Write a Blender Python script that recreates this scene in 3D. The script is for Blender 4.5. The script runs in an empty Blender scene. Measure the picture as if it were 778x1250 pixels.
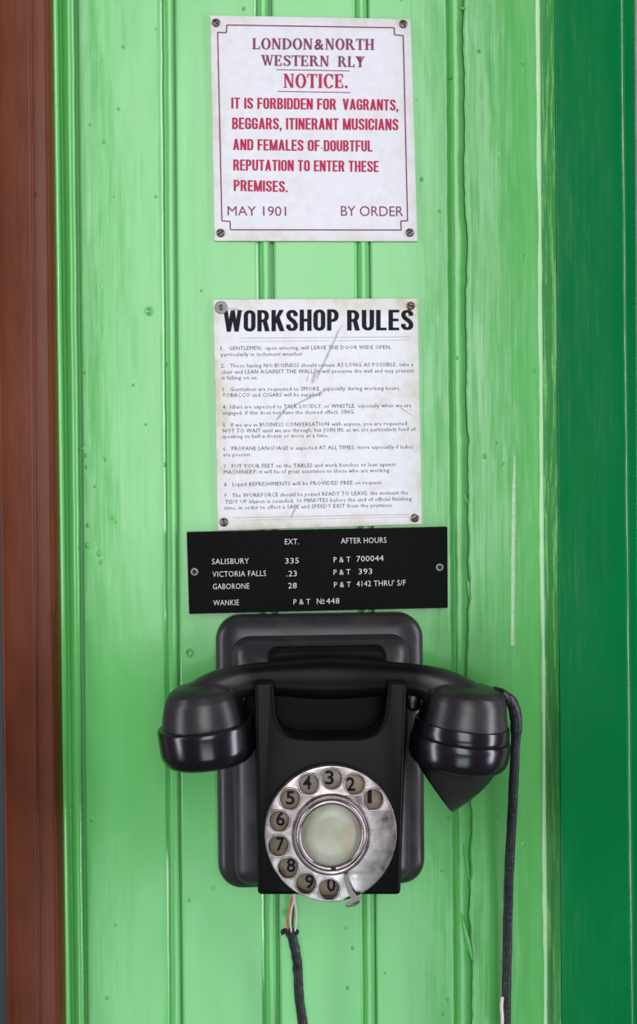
import bpy, bmesh, math, random
from mathutils import Vector, Matrix, noise
random.seed(7)
scene = bpy.context.scene
COL = scene.collection

# ------------------------------------------------------------------ camera
F_PX = 1500.0; S = 0.00055; D = F_PX * S
CAM = Vector((0, -D, 0))
FW = Vector((84 / F_PX, 1, -24 / F_PX)).normalized()
R0 = FW.cross(Vector((0, 0, 1))).normalized(); U0 = R0.cross(FW)
ROLL = 0.0095
RT = R0 * math.cos(ROLL) - U0 * math.sin(ROLL)
UP = U0 * math.cos(ROLL) + R0 * math.sin(ROLL)
cd = bpy.data.cameras.new('camera'); cam = bpy.data.objects.new('camera', cd); COL.objects.link(cam)
cd.sensor_fit = 'VERTICAL'; cd.sensor_height = 36; cd.lens = F_PX / 1250 * 36
cd.clip_start = 0.01
m = Matrix((RT, UP, -FW)).transposed().to_4x4(); m.translation = CAM
cam.matrix_world = m
scene.camera = cam

# ------------------------------------------------------------------ world, lights, exposure
w = bpy.data.worlds.new('world'); scene.world = w; w.use_nodes = True
bg = w.node_tree.nodes['Background']
bg.inputs[0].default_value = (0.85, 0.92, 1.0, 1); bg.inputs[1].default_value = 0.06
def area(name, loc, target, sx, sy, rad, col=(1, 1, 1)):
    l = bpy.data.lights.new(name, 'AREA'); l.shape = 'RECTANGLE'; l.size = sx; l.size_y = sy
    l.energy = rad * math.pi * sx * sy; l.color = col
    o = bpy.data.objects.new(name, l); COL.objects.link(o); o.location = loc
    o.rotation_euler = (Vector(target) - Vector(loc)).to_track_quat('-Z', 'Y').to_euler()
    return o
area('window_daylight', (0.08, -2.5, 0.62), (0.08, 0, 0.62), 1.06, 1.95, 6.8, (0.94, 0.97, 1))
area('doorway_daylight', (0.05, -2.5, -1.42), (0.05, 0, -1.42), 1.12, 0.85, 4.6, (0.80, 0.95, 1))
area('side_window_daylight', (-2.2, -0.95, 0.1), (0.0, -0.1, 0.1), 0.42, 2.7, 12.0, (0.90, 0.84, 1))
area('far_window_daylight', (2.1, -0.85, 0.1), (0.0, -0.1, 0.1), 0.42, 2.7, 15.0, (0.90, 0.84, 1))
vs = scene.view_settings
scene.display_settings.display_device = 'sRGB'
vs.view_transform = 'Standard'; vs.look = 'None'; vs.gamma = 1; vs.exposure = -0.04
vs.use_curve_mapping = False

# ------------------------------------------------------------------ helpers
def P(px, py, d=0.0):
    """point at depth d in front of the wall that the photo shows at pixel (px, py)"""
    r = FW * F_PX + RT * (px - 389) - UP * (py - 625)
    t = (-d - CAM.y) / r.y
    return CAM + r * t
def zof(py, px=400, d=0.0): return P(px, py, d).z
def linkmesh(name, me, mat=None, parent=None, smooth=True):
    o = bpy.data.objects.new(name, me); COL.objects.link(o)
    if mat: me.materials.clear(); me.materials.append(mat)
    if parent: o.parent = parent
    if smooth:
        for p in me.polygons: p.use_smooth = True
    return o
def obj(name, bm, mat, parent=None, smooth=True, normals=True):
    if normals: bmesh.ops.recalc_face_normals(bm, faces=bm.faces)
    me = bpy.data.meshes.new(name); bm.to_mesh(me); bm.free()
    o = linkmesh(name, me, mat, parent, smooth)
    return o
def auto(o, ang=35):
    me = o.data
    for p in me.polygons: p.use_smooth = True
    bm = bmesh.new(); bm.from_mesh(me)
    for e in bm.edges:
        if len(e.link_faces) == 2 and e.calc_face_angle(0) > math.radians(ang): e.smooth = False
    bm.to_mesh(me); bm.free()
    return o
def empty(name, loc, label=None, cat=None):
    o = bpy.data.objects.new(name, None); COL.objects.link(o); o.location = loc; o.empty_display_size = 0.01
    if label: o['label'] = label; o['category'] = cat
    bpy.context.view_layer.update()
    return o
def settle(root):
    """children were meshed in world space: shift them under the empty's base"""
    off = root.location.copy()
    for ch in root.children:
        if ch.type == 'MESH' and not ch.get('_done'):
            ch.location = -off
        elif ch.type == 'EMPTY': ch.location = ch.location
def freeze(o, loc):
    """move a world-meshed object's origin to loc"""
    o.data.transform(Matrix.Translation(-Vector(loc))); o.location = loc
def evaluated(o):
    dg = bpy.context.evaluated_depsgraph_get()
    me = bpy.data.meshes.new_from_object(o.evaluated_get(dg)); return me

def rings_mesh(bm, rings, cap0=True, cap1=True, closed=True):
    vs_ = [[bm.verts.new(p) for p in r] for r in rings]
    n = len(rings[0])
    for a, b in zip(vs_[:-1], vs_[1:]):
        for i in range(n if closed else n - 1):
            j = (i + 1) % n
            bm.faces.new((a[i], a[j], b[j], b[i]))
    if cap0: bm.faces.new(vs_[0])
    if cap1: bm.faces.new(list(reversed(vs_[-1])))
    return vs_
def rrect(x0, x1, z0, z1, r, y, n=6):
    pts = []
    for cx, cz, a in ((x1 - r, z1 - r, 0), (x0 + r, z1 - r, 90), (x0 + r, z0 + r, 180), (x1 - r, z0 + r, 270)):
        for k in range(n + 1):
            t = math.radians(a + 90 * k / n)
            pts.append(Vector((cx + r * math.cos(t), y, cz + r * math.sin(t))))
    return pts
def lathe(bm, c, axis, prof, n=64, u=None):
    axis = Vector(axis).normalized()
    u = axis.orthogonal().normalized() if u is None else Vector(u).normalized()
    v = axis.cross(u)
    rings = []
    for r, t in prof:
        rings.append([Vector(c) + axis * t + (u * math.cos(2 * math.pi * k / n) + v * math.sin(2 * math.pi * k / n)) * max(r, 1e-5) for k in range(n)])
    rings_mesh(bm, rings)
def catmull(pts, n=8):
    out = []
    P_ = [pts[0]] + list(pts) + [pts[-1]]
    for i in range(1, len(P_) - 2):
        a, b, c, d = P_[i - 1:i + 3]
        for k in range(n):
            t = k / n
            out.append(0.5 * ((2 * b) + (c - a) * t + (2 * a - 5 * b + 4 * c - d) * t * t + (3 * b - a - 3 * c + d) * t ** 3))
    out.append(P_[-2]); return out
def tube(bm, pts, rad, n=12, wob=0.0):
    """rad: number or list"""
    rings = []
    N = len(pts)
    for i, p in enumerate(pts):
        t = (pts[min(i + 1, N - 1)] - pts[max(i - 1, 0)]).normalized()
        u = t.cross(Vector((0, 1, 0)))
        if u.length < 0.05: u = t.cross(Vector((1, 0, 0)))
        u.normalize(); v = t.cross(u)
        r = rad[i] if isinstance(rad, (list, tuple)) else rad
        ring = []
        for k in range(n):
            a = 2 * math.pi * k / n
            rr = r * (1 + wob * noise.noise(Vector((i * 0.35, k * 0.9, 3.1))))
            ring.append(p + (u * math.cos(a) + v * math.sin(a)) * rr)
        rings.append(ring)
    rings_mesh(bm, rings)

# ------------------------------------------------------------------ materials
def mat(name, color, rough=0.4, metal=0.0, spec=0.5, coat=0.0):
    m_ = bpy.data.materials.new(name); m_.use_nodes = True
    b = m_.node_tree.nodes['Principled BSDF']
    b.inputs['Base Color'].default_value = (*color, 1); b.inputs['Roughness'].default_value = rough
    b.inputs['Metallic'].default_value = metal; b.inputs['Specular IOR Level'].default_value = spec
    b.inputs['Coat Weight'].default_value = coat
    return m_
class NT:
    def __init__(s, m_):
        s.t = m_.node_tree; s.b = s.t.nodes['Principled BSDF']; s.tc = s.t.nodes.new('ShaderNodeTexCoord')
    def n(s, typ, **kw):
        nd = s.t.nodes.new(typ)
        for k, v in kw.items():
            if k in nd.inputs: nd.inputs[k].default_value = v
            else: setattr(nd, k, v)
        return nd
    def l(s, a, b): s.t.links.new(a, b)
    def mapping(s, scale, rot=(0, 0, 0)):
        mp = s.n('ShaderNodeMapping'); mp.inputs['Scale'].default_value = scale; mp.inputs['Rotation'].default_value = rot
        s.l(s.tc.outputs['Object'], mp.inputs[0]); return mp.outputs[0]
    def noise(s, scale, sc3=(1, 1, 1), detail=3, rough=0.5, rot=(0, 0, 0)):
        nz = s.n('ShaderNodeTexNoise'); nz.inputs['Scale'].default_value = scale
        nz.inputs['Detail'].default_value = detail; nz.inputs['Roughness'].default_value = rough
        s.l(s.mapping(sc3, rot), nz.inputs['Vector']); return nz.outputs['Fac']
    def ramp(s, fac, stops):
        r = s.n('ShaderNodeValToRGB'); e = r.color_ramp.elements
        while len(e) < len(stops): e.new(0.5)
        for el, (p, c) in zip(e, stops):
            el.position = p; el.color = (*c, 1) if len(c) == 3 else c
        s.l(fac, r.inputs[0]); return r.outputs[0]
    def mix(s, fac, a, b, typ='MIX'):
        mx = s.n('ShaderNodeMix'); mx.data_type = 'RGBA'; mx.blend_type = typ
        for sock, val in ((mx.inputs[0], fac), (mx.inputs[6], a), (mx.inputs[7], b)):
            if hasattr(val, 'links'): s.l(val, sock)
            elif isinstance(val, (int, float)): sock.default_value = val
            else: sock.default_value = (*val, 1)
        return mx.outputs[2]
    def math(s, op, a, b=0.0, c=0.0, clamp=False):
        mn = s.n('ShaderNodeMath'); mn.operation = op; mn.use_clamp = clamp
        for sock, val in zip(mn.inputs, (a, b, c)):
            if hasattr(val, 'links'): s.l(val, sock)
            else: sock.default_value = val
        return mn.outputs[0]
    def bump(s, hts):
        prev = None
        for h, strength, dist in hts:
            bp = s.n('ShaderNodeBump'); bp.inputs['Strength'].default_value = strength; bp.inputs['Distance'].default_value = dist
            s.l(h, bp.inputs['Height'])
            if prev: s.l(prev, bp.inputs['Normal'])
            prev = bp.outputs[0]
        s.l(prev, s.b.inputs['Normal'])
G0 = (0, 0, 0); G1 = (1, 1, 1)

def gloss_paint(name, c1, c2, rough=0.3, chips=None, chip_amt=0.0, bumpy=1.0, spec=0.5):
    m_ = mat(name, c1, rough, 0, spec); t = NT(m_)
    big = t.noise(9, (1, 1, 0.45), 4, 0.6)
    col = t.mix(t.ramp(big, [(0.3, G0), (0.7, G1)]), c1, c2)
    if chips:
        ch = t.noise(120, (1.6, 1, 0.16), 4, 0.75)
        col = t.mix(t.ramp(ch, [(0.56 - chip_amt, G0), (0.6 - chip_amt, G1)]), col, chips)
    t.l(col, t.b.inputs['Base Color'])
    rg = t.noise(60, (1, 1, 0.2), 3)
    t.l(t.math('MULTIPLY_ADD', rg, 0.16, rough - 0.08), t.b.inputs['Roughness'])
    brush = t.noise(260, (1.0, 1, 0.06), 2)
    und = t.noise(28, (1, 1, 0.5), 3)
    vor = t.n('ShaderNodeTexVoronoi'); vor.inputs['Scale'].default_value = 75
    t.l(t.mapping((1, 1, 0.8)), vor.inputs['Vector'])
    blob = t.ramp(vor.outputs['Distance'], [(0.0, G1), (0.10, G0)])
    vor2 = t.n('ShaderNodeTexVoronoi'); vor2.inputs['Scale'].default_value = 75
    t.l(t.mapping((1, 1, 0.8)), vor2.inputs['Vector'])
    sel = t.ramp(vor2.outputs['Color'], [(0.80, G0), (0.82, G1)])
    t.bump([(und, 0.35 * bumpy, 0.002), (brush, 0.16 * bumpy, 0.0006), (t.math('MULTIPLY', blob, sel), 0.6, 0.0015)])
    return m_

M = {}
M['mint'] = gloss_paint('mint_gloss_paint', (0.098, 0.435, 0.092), (0.125, 0.475, 0.125), 0.20)
M['mid'] = gloss_paint('brushed_mid_green_paint', (0.05, 0.33, 0.07), (0.02, 0.25, 0.06), 0.35, (0.24, 0.60, 0.18), 0.03, 2.0)
M['dark'] = gloss_paint('dark_green_gloss_paint', (0.0005, 0.155, 0.034), (0.0005, 0.115, 0.030), 0.17, spec=0.33)
M['brown'] = gloss_paint('oxide_brown_gloss_paint', (0.062, 0.013, 0.005), (0.16, 0.044, 0.018), 0.28, spec=0.12)
M['lip'] = gloss_paint('pale_green_paint_lip', (0.58, 0.84, 0.52), (0.44, 0.76, 0.38), 0.3)
M['backing'] = mat('dark_green_groove_paint', (0.04, 0.24, 0.05), 0.35)
M['plaster'] = mat('pinkish_grey_plaster', (0.32, 0.26, 0.24), 0.8)
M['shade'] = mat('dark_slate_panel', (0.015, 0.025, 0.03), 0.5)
def simple_noise(m_, c1, c2, sc, bump=None, lo=0.35, hi=0.65, det=4):
    t = NT(m_); f = t.noise(sc, (1, 1, 1), det, 0.6)
    t.l(t.mix(t.ramp(f, [(lo, G0), (hi, G1)]), c1, c2), t.b.inputs['Base Color'])
    if bump: t.bump([(t.noise(bump[0], (1, 1, 1), 3), bump[1], bump[2])])
    return t
simple_noise(M['plaster'], (0.34, 0.28, 0.26), (0.24, 0.2, 0.18), 60, (220, 0.5, 0.002))
M['scrape'] = mat('scraped_filler', (0.42, 0.62, 0.33), 0.7); simple_noise(M['scrape'], (0.56, 0.74, 0.48), (0.38, 0.62, 0.32), 420, (600, 0.6, 0.001))
M['bark'] = mat('bakelite', (0.012, 0.011, 0.011), 0.36)
def bakelite(name, base, dust, rough, dustamt, spec=0.5):
    m_ = mat(name, base, rough, 0, spec); t = NT(m_)
    f = t.noise(55, (1, 1, 1), 5, 0.65)
    g = t.noise(900, (1, 1, 1), 2)
    mm = t.math('MULTIPLY', t.ramp(f, [(0.42, G0), (0.75, G1)]), dustamt)
    # dust settles on what faces up
    geo = t.n('ShaderNodeNewGeometry'); sx = t.n('ShaderNodeSeparateXYZ'); t.l(geo.outputs['Normal'], sx.inputs[0])
    upf = t.math('MULTIPLY', t.ramp(sx.outputs['Z'], [(0.25, G0), (0.95, G1)]), 0.18)
    fac = t.math('ADD', mm, t.math('MULTIPLY', upf, t.ramp(f, [(0.2, (.3, .3, .3)), (0.7, G1)])), clamp=True)
    fac = t.math('MULTIPLY', fac, t.ramp(g, [(0.3, (.6, .6, .6)), (0.7, G1)]))
    t.l(t.mix(fac, base, dust), t.b.inputs['Base Color'])
    t.l(t.math('MULTIPLY_ADD', fac, 0.35, rough), t.b.inputs['Roughness'])
    t.bump([(t.noise(500, (1, 1, 1), 2), 0.05, 0.0004)])
    return m_
M['bake'] = bakelite('black_bakelite', (0.003, 0.0028, 0.0028), (0.04, 0.036, 0.03), 0.30, 0.12, 0.5)
M['bakefront'] = bakelite('worn_matt_bakelite', (0.003, 0.0028, 0.0028), (0.03, 0.027, 0.022), 0.34, 0.05, 0.07)
M['bakehandle'] = bakelite('satin_black_bakelite', (0.003, 0.0027, 0.003), (0.028, 0.025, 0.021), 0.33, 0.03, 0.08)
M['bakecap'] = bakelite('polished_black_bakelite', (0.007, 0.0055, 0.008), (0.045, 0.04, 0.036), 0.2, 0.08)
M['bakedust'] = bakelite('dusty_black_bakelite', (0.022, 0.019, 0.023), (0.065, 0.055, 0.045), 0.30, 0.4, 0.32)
M['rubber'] = mat('black_rubber_sheath', (0.012, 0.012, 0.014), 0.42); NT(M['rubber']).bump([(NT(M['rubber']).noise(300), 0.5, 0.001)])
M['chrome'] = mat('worn_chrome', (0.5, 0.45, 0.45), 0.3, 1.0)
t = NT(M['chrome']); f = t.noise(90, (1, 1, 1), 5, 0.7)
t.l(t.mix(t.ramp(f, [(0.45, G0), (0.75, G1)]), (0.38, 0.33, 0.325), (0.20, 0.155, 0.14)), t.b.inputs['Base Color'])
t.l(t.ramp(t.noise(160, (1, 1, 1), 4), [(0.3, (.22, .22, .22)), (0.75, (.45, .45, .45))]), t.b.inputs['Roughness'])
M['numplate'] = mat('aged_cream_number_plate', (0.30, 0.24, 0.15), 0.45); simple_noise(M['numplate'], (0.22, 0.175, 0.11), (0.13, 0.10, 0.06), 120)
M['label'] = mat('faded_paper_label', (0.6, 0.58, 0.45), 0.35)
t = NT(M['label']); f = t.noise(45, (1, 1, 1), 5, 0.6); g = t.noise(30, (1.3, 1, 1), 3)
c = t.mix(t.ramp(f, [(0.38, G0), (0.66, G1)]), (0.30, 0.31, 0.22), (0.44, 0.45, 0.36))
c = t.mix(t.ramp(g, [(0.55, G0), (0.72, G1)]), c, (0.32, 0.24, 0.13)); t.l(c, t.b.inputs['Base Color'])
M['inkblack'] = mat('black_ink', (0.004, 0.003, 0.010), 0.5, 0, 0.12)
M['inkgrey'] = mat('thin_dark_grey_print', (0.075, 0.075, 0.10), 0.6, 0, 0.12)
M['inkfaint'] = mat('faint_grey_print', (0.32, 0.31, 0.30), 0.6)
M['inkred'] = mat('crimson_enamel_print', (0.44, 0.012, 0.065), 0.4, 0, 0.12)
M['inkmar'] = mat('maroon_enamel_print', (0.26, 0.03, 0.10), 0.4, 0, 0.12); simple_noise(M['inkmar'], (0.27, 0.03, 0.12), (0.15, 0.045, 0.075), 90)
M['engrave'] = mat('white_engraved_filler', (0.60, 0.60, 0.56), 0.6)
M['blackplate'] = mat('black_laminate', (0.003, 0.003, 0.0033), 0.6, 0, 0.05)
t = NT(M['blackplate']); t.l(t.ramp(t.noise(700, (1, 1, 1), 2), [(0.74, (.004, .004, .0045)), (0.82, (.06, .06, .06))]), t.b.inputs['Base Color'])
M['steel'] = mat('rusty_screw_steel', (0.2, 0.16, 0.13), 0.45, 0.8); simple_noise(M['steel'], (0.30, 0.25, 0.21), (0.10, 0.055, 0.03), 420, (700, 0.4, 0.0005))
M['steelgrey'] = mat('dull_grey_washer', (0.20, 0.20, 0.19), 0.5, 0.6)
M['slot'] = mat('dark_screw_slot', (0.01, 0.008, 0.008), 0.8)
M['wirered'] = mat('orange_red_wire', (0.65, 0.12, 0.06), 0.45)
M['wirewhite'] = mat('off_white_wire', (0.62, 0.55, 0.48), 0.5)
M['wiredark'] = mat('dark_wire', (0.05, 0.05, 0.045), 0.5)
M['fray'] = mat('frayed_black_cotton', (0.008, 0.008, 0.009), 0.9)

def sign_paint(name, base, stain, edge_box, streaks=(), rough=0.35, stainamt=0.5):
    """edge_box in object space (metres): stains gather along the plate's edge; streaks = list of (x0,z0,x1,z1,width)"""
    m_ = mat(name, base, rough, 0, 0.5); t = NT(m_)
    f = t.noise(38, (1, 1, 1), 6, 0.65); f2 = t.noise(150, (1, 1, 1), 4, 0.7)
    sx = t.n('ShaderNodeSeparateXYZ'); t.l(t.tc.outputs['Object'], sx.inputs[0]); X, Z = sx.outputs['X'], sx.outputs['Z']
    hx, hz, sidew = edge_box
    ed = t.math('MINIMUM', t.math('SUBTRACT', hx, t.math('ABSOLUTE', X)), t.math('SUBTRACT', hz, t.math('ABSOLUTE', Z)))
    edge = t.math('SUBTRACT', 1.0, t.math('DIVIDE', ed, sidew), clamp=True)
    fac = t.math('ADD', t.math('MULTIPLY', t.ramp(f, [(0.5, G0), (0.72, G1)]), stainamt * 0.5),
                 t.math('MULTIPLY', t.math('MULTIPLY', edge, t.ramp(f, [(0.3, G0), (0.6, G1)])), stainamt), clamp=True)
    col = t.mix(fac, base, stain)
    col = t.mix(t.math('MULTIPLY', t.ramp(f2, [(0.66, G0), (0.76, G1)]), 0.35), col, (0.35, 0.33, 0.28))
    for (x0, z0, x1, z1, wd) in streaks:
        dx, dz = x1 - x0, z1 - z0; L = math.hypot(dx, dz); nx, nz = -dz / L, dx / L
        dist = t.math('ABSOLUTE', t.math('ADD', t.math('MULTIPLY', t.math('SUBTRACT', X, x0), nx), t.math('MULTIPLY', t.math('SUBTRACT', Z, z0), nz)))
        al = t.math('ADD', t.math('MULTIPLY', t.math('SUBTRACT', X, x0), dx / L), t.math('MULTIPLY', t.math('SUBTRACT', Z, z0), dz / L))
        ac = t.math('SUBTRACT', 1.0, t.math('DIVIDE', t.math('ABSOLUTE', t.math('SUBTRACT', al, L / 2)), L / 2), clamp=True)
        wloc = t.math('MULTIPLY_ADD', t.math('SUBTRACT', f2, 0.5), wd * 3, wd)
        core = t.math('SUBTRACT', 1.0, t.math('DIVIDE', dist, t.math('MAXIMUM', wloc, 1e-5)), clamp=True)
        k = t.math('MULTIPLY', t.math('MULTIPLY', core, t.math('MULTIPLY', ac, 3.0, clamp=True)), 0.8)
        col = t.mix(k, col, (0.17, 0.16, 0.16))
    t.l(col, t.b.inputs['Base Color'])
    t.l(t.math('MULTIPLY_ADD', f2, 0.3, rough - 0.1), t.b.inputs['Roughness'])
    t.bump([(f, 0.25, 0.0015)])
    return m_

# ------------------------------------------------------------------ the wall: matchboards
def lin(top, bot):
    a, b = P(top, 0, 0), P(bot, 1250, 0)
    return lambda z, a=a, b=b: a.x + (b.x - a.x) * (z - a.z) / (b.z - a.z)
ZT, ZB = 0.50, -0.52
PX = S
wall = empty('wall_back', (0, 0.0, 0)); wall['kind'] = 'structure'
def profile_object(name, prof_fn, matl, parent, segs=160, zt=ZT, zb=ZB, smoothang=50):
    """prof_fn(z) -> open list of (x, y); closed behind"""
    bm = bmesh.new(); rows = []
    for i in range(segs + 1):
        z = zt + (zb - zt) * i / segs
        rows.append([bm.verts.new((x, y, z)) for x, y in prof_fn(z)])
    for a, b in zip(rows[:-1], rows[1:]):
        for k in range(len(a)):
            j = (k + 1) % len(a)
            bm.faces.new((a[k], b[k], b[j], a[j]))
    bm.faces.new(rows[0]); bm.faces.new(list(reversed(rows[-1])))
    o = obj(name, bm, matl, parent); auto(o, smoothang)
    md = o.modifiers.new('weighted', 'WEIGHTED_NORMAL'); md.keep_sharp = True; md.weight = 80; return o
def nz(x, s): return noise.noise(Vector((x, s, 0.3)))
J = [lin(93.4, 106), lin(212.5, 222), lin(328.2, 338.9), lin(448, 458.6), lin(564.5, 574)]
LEFT = lin(67, 83); RIGHT = lin(659, 669)
bead = [0, .15, .45, .75, .9, 1.0, .9, .75, .45, .15, 0]
def board_prof(li, left, right, qoff, jag=0.0, last=False):
    def fn(z):
        xl = left(z) + (0.0016 if li == 3 else 0.0004); xr = right(z)
        jl = jr = 0
        if li == 4 + 1 or jag: pass
        if li == 5: jl = crack(z) + - 0.0001 + 0.0016 * max(0, nz(z * 17, 7) - 0.05)
        if li == 4: jr = crack(z)
        w_ = 0.00018
        pts = [(xl + 0.0002 + jl, 0.008), (xl + jl, -0.0002), (xl + 0.0004 + jl, -0.0012), (xl + 0.0011 + jl, -0.0019), (xl + 0.0018 + jl, -0.0021)]
        x0 = xl + 0.0045; x1 = (xr - qoff * PX - 0.0038) if not last else xr
        for k in range(9):
            u = k / 8
            pts.append((x0 + (x1 - x0) * u, -0.0020 - 0.0002 * math.sin(math.pi * u) + 0.00012 * nz(z * 7 + k * 0.4, li) + 0.00005 * nz(z * 40, li + k)))
        if last:
            pts.append((xr, 0.008)); return pts
        q = xr - qoff * PX + 0.00025 * nz(z * 22, li + 9) + 0.0002 * nz(z * 90, li + 4) * (2 if li == 4 else 1)
        pts += [(q - 0.0030, -0.0021), (q - 0.0025, -0.0021), (q - 0.0022, -0.00195), (q - 0.0004, -0.0007), (q - 0.0001, -0.0003), (q + 0.0004, -0.0001), (q + 0.0010, -0.0001)]
        b0 = q + 0.0010; b1 = xr - 0.0006 + jr
        for k in range(1, 10):
            a = math.pi * k / 10
            pts.append(((b0 + b1) / 2 - math.cos(a) * (b1 - b0) / 2, -0.0004 - 0.0020 * math.sin(a) ** 0.35))
        pts += [(b1 + 0.0001, 0.001), (b1, 0.008)]
        return pts
    return fn
def crack(z):
    return 0.0013 * nz(z * 14, 1) + 0.0011 * nz(z * 45, 2) + 0.0009 * nz(z * 130, 5)
bs = [(LEFT, J[0], 17), (J[0], J[1], 13), (J[1], J[2], 14), (J[2], J[3], 13.5), (J[3], J[4], 16), (J[4], RIGHT, 0)]
for i, (a, b, q) in enumerate(bs):
    if i == 0:
        def p0(z, a=a, b=b):
            xl, xr = a(z), b(z)
            pts = [(xl - 0.002, 0.008), (xl - 0.002, -0.001), (xl - 0.0009, -0.0036), (xl - 0.0003, -0.0036), (xl + 0.0017, -0.0022), (xl + 0.0026, 0.0004), (xl + 0.0038, 0.0012), (xl + 0.0046, 0.0002)]
            b0, b1 = xl + 0.0048, xr - 0.0012 + 0.0003 * nz(z * 30, 8)
            for k in range(1, 10):
                t_ = math.pi * k / 10
                pts.append(((b0 + b1) / 2 - math.cos(t_) * (b1 - b0) / 2, -0.0002 - 0.0034 * math.sin(t_)))
            pts += [(b1 + 0.0002, 0.002), (b1, 0.008)]
            return pts
        fn = p0
    else:
        fn = board_prof(i, a, b, q, last=(i == 5))
    o = profile_object('board', fn, M['mint'], wall, segs=420 if i >= 4 else 200)
# backing behind the joints
bm = bmesh.new(); bmesh.ops.create_cube(bm, size=1, matrix=Matrix.Translation(((LEFT(0) + RIGHT(0)) / 2, 0.0071, (ZT + ZB) / 2)) @ Matrix.Diagonal((RIGHT(0) - LEFT(0) + 0.03, 0.012, ZT - ZB, 1)))
obj('backing', bm, M['backing'], wall, smooth=False)
# ridge of thick paint where boards meet the post
bm = bmesh.new()
pts = []; rad = []
for i in range(161):
    z = ZT + (ZB - ZT) * i / 160
    pts.append(Vector((RIGHT(z) - 0.0015 + 0.0006 * nz(z * 12, 3), -0.0024, z))); rad.append(0.0020 + 0.0007 * nz(z * 25, 6) + 0.0004 * nz(z * 80, 6))
tube(bm, pts, rad, 10); obj('paint_ridge', bm, M['lip'], wall)
# pale scraped streak on the last board
bm = bmesh.new(); L_ = []
cl = [(629, 556), (628.5, 590), (628, 640), (627.5, 690), (627, 740), (626.5, 788)]
wl = [0.5, 2.3, 3.0, 3.0, 2.4, 2.6]
for k in range(41):
    u = k / 40 * 5; i = min(int(u), 4); f_ = u - i
    x = cl[i][0] + (cl[i + 1][0] - cl[i][0]) * f_; y = cl[i][1] + (cl[i + 1][1] - cl[i][1]) * f_; ww = wl[i] + (wl[i + 1] - wl[i]) * f_ + 0.5 * nz(k * .7, 1)
    a = P(x - ww, y, 0.0026); b = P(x + ww, y, 0.0026); c_ = P(x, y, 0.0031)
    L_.append([bm.verts.new(Vector((q.x, q.y, q.z))) for q in (Vector((a.x, -0.0016, a.z)), a, c_, b, Vector((b.x, -0.0016, b.z)))])
for a, b in zip(L_[:-1], L_[1:]):
    for k in range(4): bm.faces.new((a[k], b[k], b[k + 1], a[k + 1]))
obj('scraped_streak', bm, M['scrape'], wall)
# filled nail heads and paint blisters
def blister(px, py, r, h=0.0010, name='paint_blister', ring=False):
    bm = bmesh.new(); c_ = P(px, py, 0.0021); n = 14
    prof = [(1.0, -.3), (0.85, .35), (0.5, .85), (0.0, 1.0)] if not ring else [(1.15, -.3), (1.0, .9), (0.75, 1.0), (0.6, .1), (0.0, -.1)]
    rings = []
    for rr, hh in prof:
        rings.append([c_ + Vector((math.cos(2 * math.pi * k / n) * max(rr, .02) * r * (1 + .25 * noise.noise(Vector((px, k * .8, 0)))), -hh * h, math.sin(2 * math.pi * k / n) * max(rr, .02) * r * 1.2)) for k in range(n)])
    rings_mesh(bm, rings); obj(name, bm, M['mint'], wall)
blister(182, 380, 0.0024, ring=True, name='nail_head'); blister(230.5, 797, 0.0024, ring=True, name='nail_head')
blister(652, 453, 0.0014); blister(145, 133, 0.0011)
for px, py, r in ((102, 548, .0016), (105, 556, .0013), (106, 570, .0012), (137, 632, .0014), (141, 637, .001), (107, 666, .0018), (121, 676, .0017), (123, 686, .0013), (116, 594, .0009),
                  (163, 470, .001), (178, 518, .0009), (104, 455, .001), (591, 557, .0016), (614, 566, .0012), (606, 541, .001), (608, 995, .0014), (540, 1063, .001), (546, 1220, .001), (141, 1129, .0009),
                  (139, 240, .0008), (246, 355, .0009), (558, 437, .0013), (110, 152, .0008), (550, 94, .001), (470, 1188, .0007), (540, 1238, .0013)):
    blister(px, py, r, 0.0007)
# torn paint curling away beside the cracked joint, low on the wall
for (x0, y0, x1, y1, wd) in ((563, 1115, 578, 1175, .0035), (566, 1030, 574, 1075, .0016), (563, 8, 566, 12, .003), (571, 705, 573, 730, .0016), (566, 600, 571, 615, .0012)):
    bm = bmesh.new(); rows = []
    for k in range(13):
        u = k / 12; a = P(x0 + (x1 - x0) * u, y0 + (y1 - y0) * u, 0.0026 + 0.0008 * math.sin(math.pi * u)); ww = wd * math.sin(math.pi * (0.04 + 0.92 * u)) * (1 + .4 * nz(u * 9, x0))
        rows.append([bm.verts.new(a + Vector((s_ * ww / 2, dy, 0))) for s_, dy in ((-1, .0008), (-.5, -.0001), (0.2, .0001), (1, -.0007 * math.sin(3 * u)))])
    for a, b in zip(rows[:-1], rows[1:]):
        for k in range(3): bm.faces.new((a[k], b[k], b[k + 1], a[k + 1]))
    o = obj('paint_flake', bm, M['mint'], wall)
    md = o.modifiers.new('s', 'SOLIDIFY'); md.thickness = 0.0004

# ------------------------------------------------------------------ left: brown door frame and dark recess
def lind(top, bot, d):
    a, b = P(top, 0, d), P(bot, 1250, d)
    return lambda z, a=a, b=b: a.x + (b.x - a.x) * (z - a.z) / (b.z - a.z)
fe = lind(57, 71, 0.014); fc = lind(37.5, 48.5, 0.017); fo = lind(-8, 8, 0.017)
def fprof(z):
    e, c_, o_ = fe(z), fc(z), fo(z); xi = LEFT(z) - 0.0004
    return [(o_, 0.02), (o_, -0.0155), (o_ + 0.0006, -0.0166), (o_ + 0.002, -0.0171), (o_ + 0.006, -0.0172), ((o_ + c_) / 2, -0.0172), (c_ - 0.0022, -0.0172), (c_ - 0.0008, -0.0171), (c_, -0.0166), (c_ + 0.0012, -0.0154),
            (e - 0.0024, -0.0148), (e - 0.0006, -0.0145), (e, -0.0138), (e + 0.0006, -0.0125), (xi, -0.0030), (xi, 0.02)]
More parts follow.
